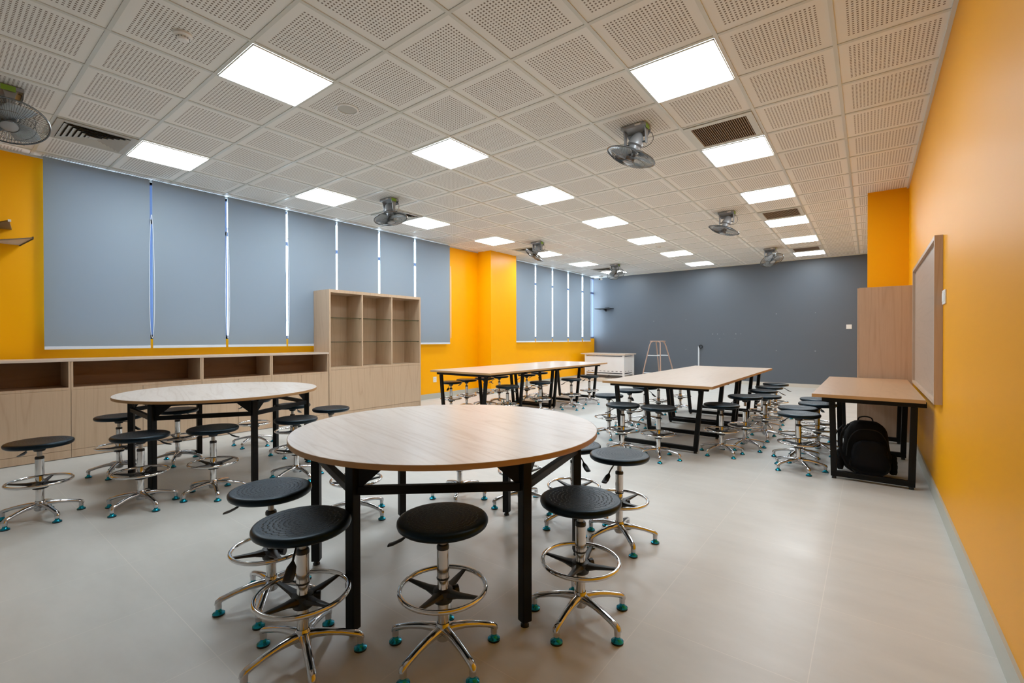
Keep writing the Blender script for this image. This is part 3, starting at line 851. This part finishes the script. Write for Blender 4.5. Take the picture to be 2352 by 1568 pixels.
cd = thing('cable_conduit', 'white vertical conduit on the dark back wall with a black cable coil on top', 'conduit', (-1.765, YB, 0))
MB().box(-.017, .017, -.025, 0, 0, .99).build('conduit_cover', M['conduit'], cd)
cl = MB()
for k in range(5): cl.torus((.06, -.03-.006*k, .985), .042+.004*(k%2), .008, 28, 8, Matrix.Translation((.06,-.03-.006*k,.985)) @ Matrix.Rotation(PI/2,4,'X') @ Matrix.Translation((-.06,.03+.006*k,-.985)))
cl.build('cable_coil', M['tape'], cd, smooth=True)

ws = thing('wall_shelf', 'small black bracket shelf high on the dark back wall near the left corner', 'shelf', (-4.58, YB, 2.13))
MB().box(-.26, .26, -.30, 0, .0, .022).build('shelf_board', M['shelf_dark'], ws, bevel=.004)
MB().box(-.02, .10, -.06, 0, .022, .055).build('upper_clamp', M['shelf_dark'], ws)
MB().prism([(-.02,0),(-.22,0),(-.02,-.07)], -.02, .02, Matrix.Rotation(PI/2,4,'Z') @ Matrix.Rotation(PI/2,4,'X')).build('shelf_bracket', M['shelf_dark'], ws)
ws2 = thing('wall_shelf', 'pale wedge-shaped bracket shelf with dark edge on the orange wall at the far left', 'shelf', (XL, -1.40, 2.19))
MB().prism([(.0,.113),(.575,.147),(.0,-.125)], 0, .012).build('shelf_board', M['shelf_grey'], ws2)
MB().bar((0,.115,.004), (.585,.15,.004), .007, .026).build('shelf_trim', M['shelf_dark'], ws2)
MB().prism([(.0,.06),(.505,.0),(.0,-.16)], .15, .162).build('upper_board', M['shelf_grey2'], ws2)
MB().bar((.48,.004,.156), (.512,.0,.156), .02, .02).build('board_tip', M['white'], ws2)

cm = thing('security_camera', 'small white security camera at the far left ceiling corner', 'camera', (-4.62, 11.1, H-.006))
MB().box(-.06, .06, -.04, .04, -.035, 0).build('mount', M['white'], cm, bevel=.006)
MB().cyl((0,0,-.03),(0,0,-.075), .015, n=12).cyl((.0,.05,-.09),(.0,-.09,-.10), .032, n=18).build('camera_body', M['white'], cm, smooth=True)
MB().cyl((.0,-.09,-.10),(.0,-.098,-.1005), .024, n=18).build('lens', M['slot'], cm, smooth=True)

# small plaster marks on the back wall
pm = MB()
for px_, z_ in ((-3.05,1.72),(-2.12,1.74),(.12,1.83),(.95,1.83),(-1.40,1.33),(-1.28,1.33),(-1.12,1.33),(-.82,1.33),(-.70,1.33),(-1.22,1.20),(-.84,1.20),(-2.12,.9),(.12,.9),(.95,.9)):
    pm.cyl((px_, YB-.0004, z_), (px_, YB-.0012, z_), random.uniform(.008,.015), n=9)
w_back = [o for o in COL.objects if o.name == 'wall_back'][0]
pmo = pm.build('plaster_marks', M['mark'], w_back)

# ------------------------------------------------------------------ backpack
def backpack(loc, rz):
    t = thing('backpack', 'black backpack sitting on the floor under the right wall desk', 'backpack', loc, rz)
    def blob(name, sx, sy, sz, c, mat, p=3.2, n=28, m=18, taper=.12, dent=0):
        b_ = MB(); rows = []
        for i in range(m+1):
            ph = -PI/2 + PI*i/m; row = []
            cp, sp = math.cos(ph), math.sin(ph)
            rz_ = math.copysign(abs(sp)**(2/p), sp); rr_ = abs(cp)**(2/p)
            for k in range(n):
                a = 2*PI*k/n; ca, sa = math.cos(a), math.sin(a)
                x = math.copysign(abs(ca)**(2/p), ca)*rr_; y = math.copysign(abs(sa)**(2/p), sa)*rr_
                f = 1 - taper*(rz_+1)/2*(rz_ > -.2)
                row.append(b_.bm.verts.new((c[0]+x*sx*f + .006*math.sin(9*a+5*rz_), c[1]+y*sy*f + .005*math.sin(7*rz_+3*a), c[2]+rz_*sz)))
            rows.append(row)
        for A, Bq in zip(rows, rows[1:]):
            for k in range(n): b_.bm.faces.new((A[k], A[(k+1)%n], Bq[(k+1)%n], Bq[k]))
        bmesh.ops.remove_doubles(b_.bm, verts=b_.bm.verts, dist=.0005)
        return b_.build(name, mat, t, smooth=True, angle=80)
    blob('main_compartment', .185, .115, .235, (0,0,.237), M['bag'], 3.4, taper=.22)
    blob('front_pocket', .145, .05, .15, (.01,-.125,.165), M['bag_blue'], 3.2, taper=.2)
    for s in (-1, 1): blob('side_pocket', .025, .07, .09, (s*.19,0,.105), M['bag'], 3)
    MB().tube(smooth_pts([(-.055,.03,.455),(-.045,.03,.492),(0,.03,.505),(.045,.03,.492),(.055,.03,.455)]), .009, 8, flat=.6).build('top_handle', M['bag'], t, smooth=True)
    MB().tube(smooth_pts([(-.13,-.05,.44),(-.19,-.13,.36),(-.20,-.16,.22),(-.15,-.17,.10),(-.06,-.19,.05),(.04,-.24,.012),(.16,-.27,.008),(.26,-.27,.006)], 4), .012, 8, flat=.35).build('shoulder_strap', M['bag'], t, smooth=True)
    MB().tube(smooth_pts([(-.16,.02,.42),(-.22,.01,.33),(-.25,.0,.17),(-.25,-.01,.05)]), .012, 8, flat=.4).build('shoulder_strap', M['bag'], t, smooth=True)
    MB().tube(smooth_pts([(-.15,-.085,.16),(-.135,-.10,.30),(-.08,-.108,.39),(0,-.11,.41),(.08,-.108,.39),(.135,-.10,.30),(.15,-.085,.16)]), .004, 6).build('zip', M['rubber'], t, smooth=True)
backpack((1.962, 3.25, .003), math.radians(8))

# ------------------------------------------------------------------ world, camera
w = bpy.data.worlds.new('sky'); scene.world = w; w.use_nodes = True
bg = w.node_tree.nodes['Background']; bg.inputs[0].default_value = (.74, .87, 1.0, 1); bg.inputs[1].default_value = 9.0

cam = bpy.data.cameras.new('camera'); co = bpy.data.objects.new('camera', cam); COL.objects.link(co)
cam.sensor_fit = 'HORIZONTAL'; cam.sensor_width = 36; cam.lens = 1059.62/2352*36; cam.clip_start = .05
yaw, pit, rol = .6589, -.0063, -.0015
f = Vector((-math.sin(yaw)*math.cos(pit), math.cos(yaw)*math.cos(pit), math.sin(pit)))
r = Vector((math.cos(yaw), math.sin(yaw), 0)); u = r.cross(f)
c, s = math.cos(rol), math.sin(rol)
r2 = r*c + u*s; u2 = u*c - r*s
Mc = Matrix(((r2.x, u2.x, -f.x, 1.9839), (r2.y, u2.y, -f.y, -1.9489), (r2.z, u2.z, -f.z, 1.214), (0,0,0,1)))
co.matrix_world = Mc
scene.camera = co

scene.cycles.max_bounces = 8; scene.cycles.diffuse_bounces = 5; scene.cycles.glossy_bounces = 4; scene.cycles.transparent_max_bounces = 8; scene.cycles.transmission_bounces = 4
scene.cycles.caustics_reflective = False; scene.cycles.caustics_refractive = False
scene.cycles.sample_clamp_indirect = 6
scene.cycles.use_denoising = True
scene.cycles.use_adaptive_sampling = True; scene.cycles.adaptive_threshold = .02
scene.view_settings.view_transform = 'Standard'; scene.view_settings.look = 'None'
scene.view_settings.exposure = 0.16
scene.view_settings.gamma = 1.08
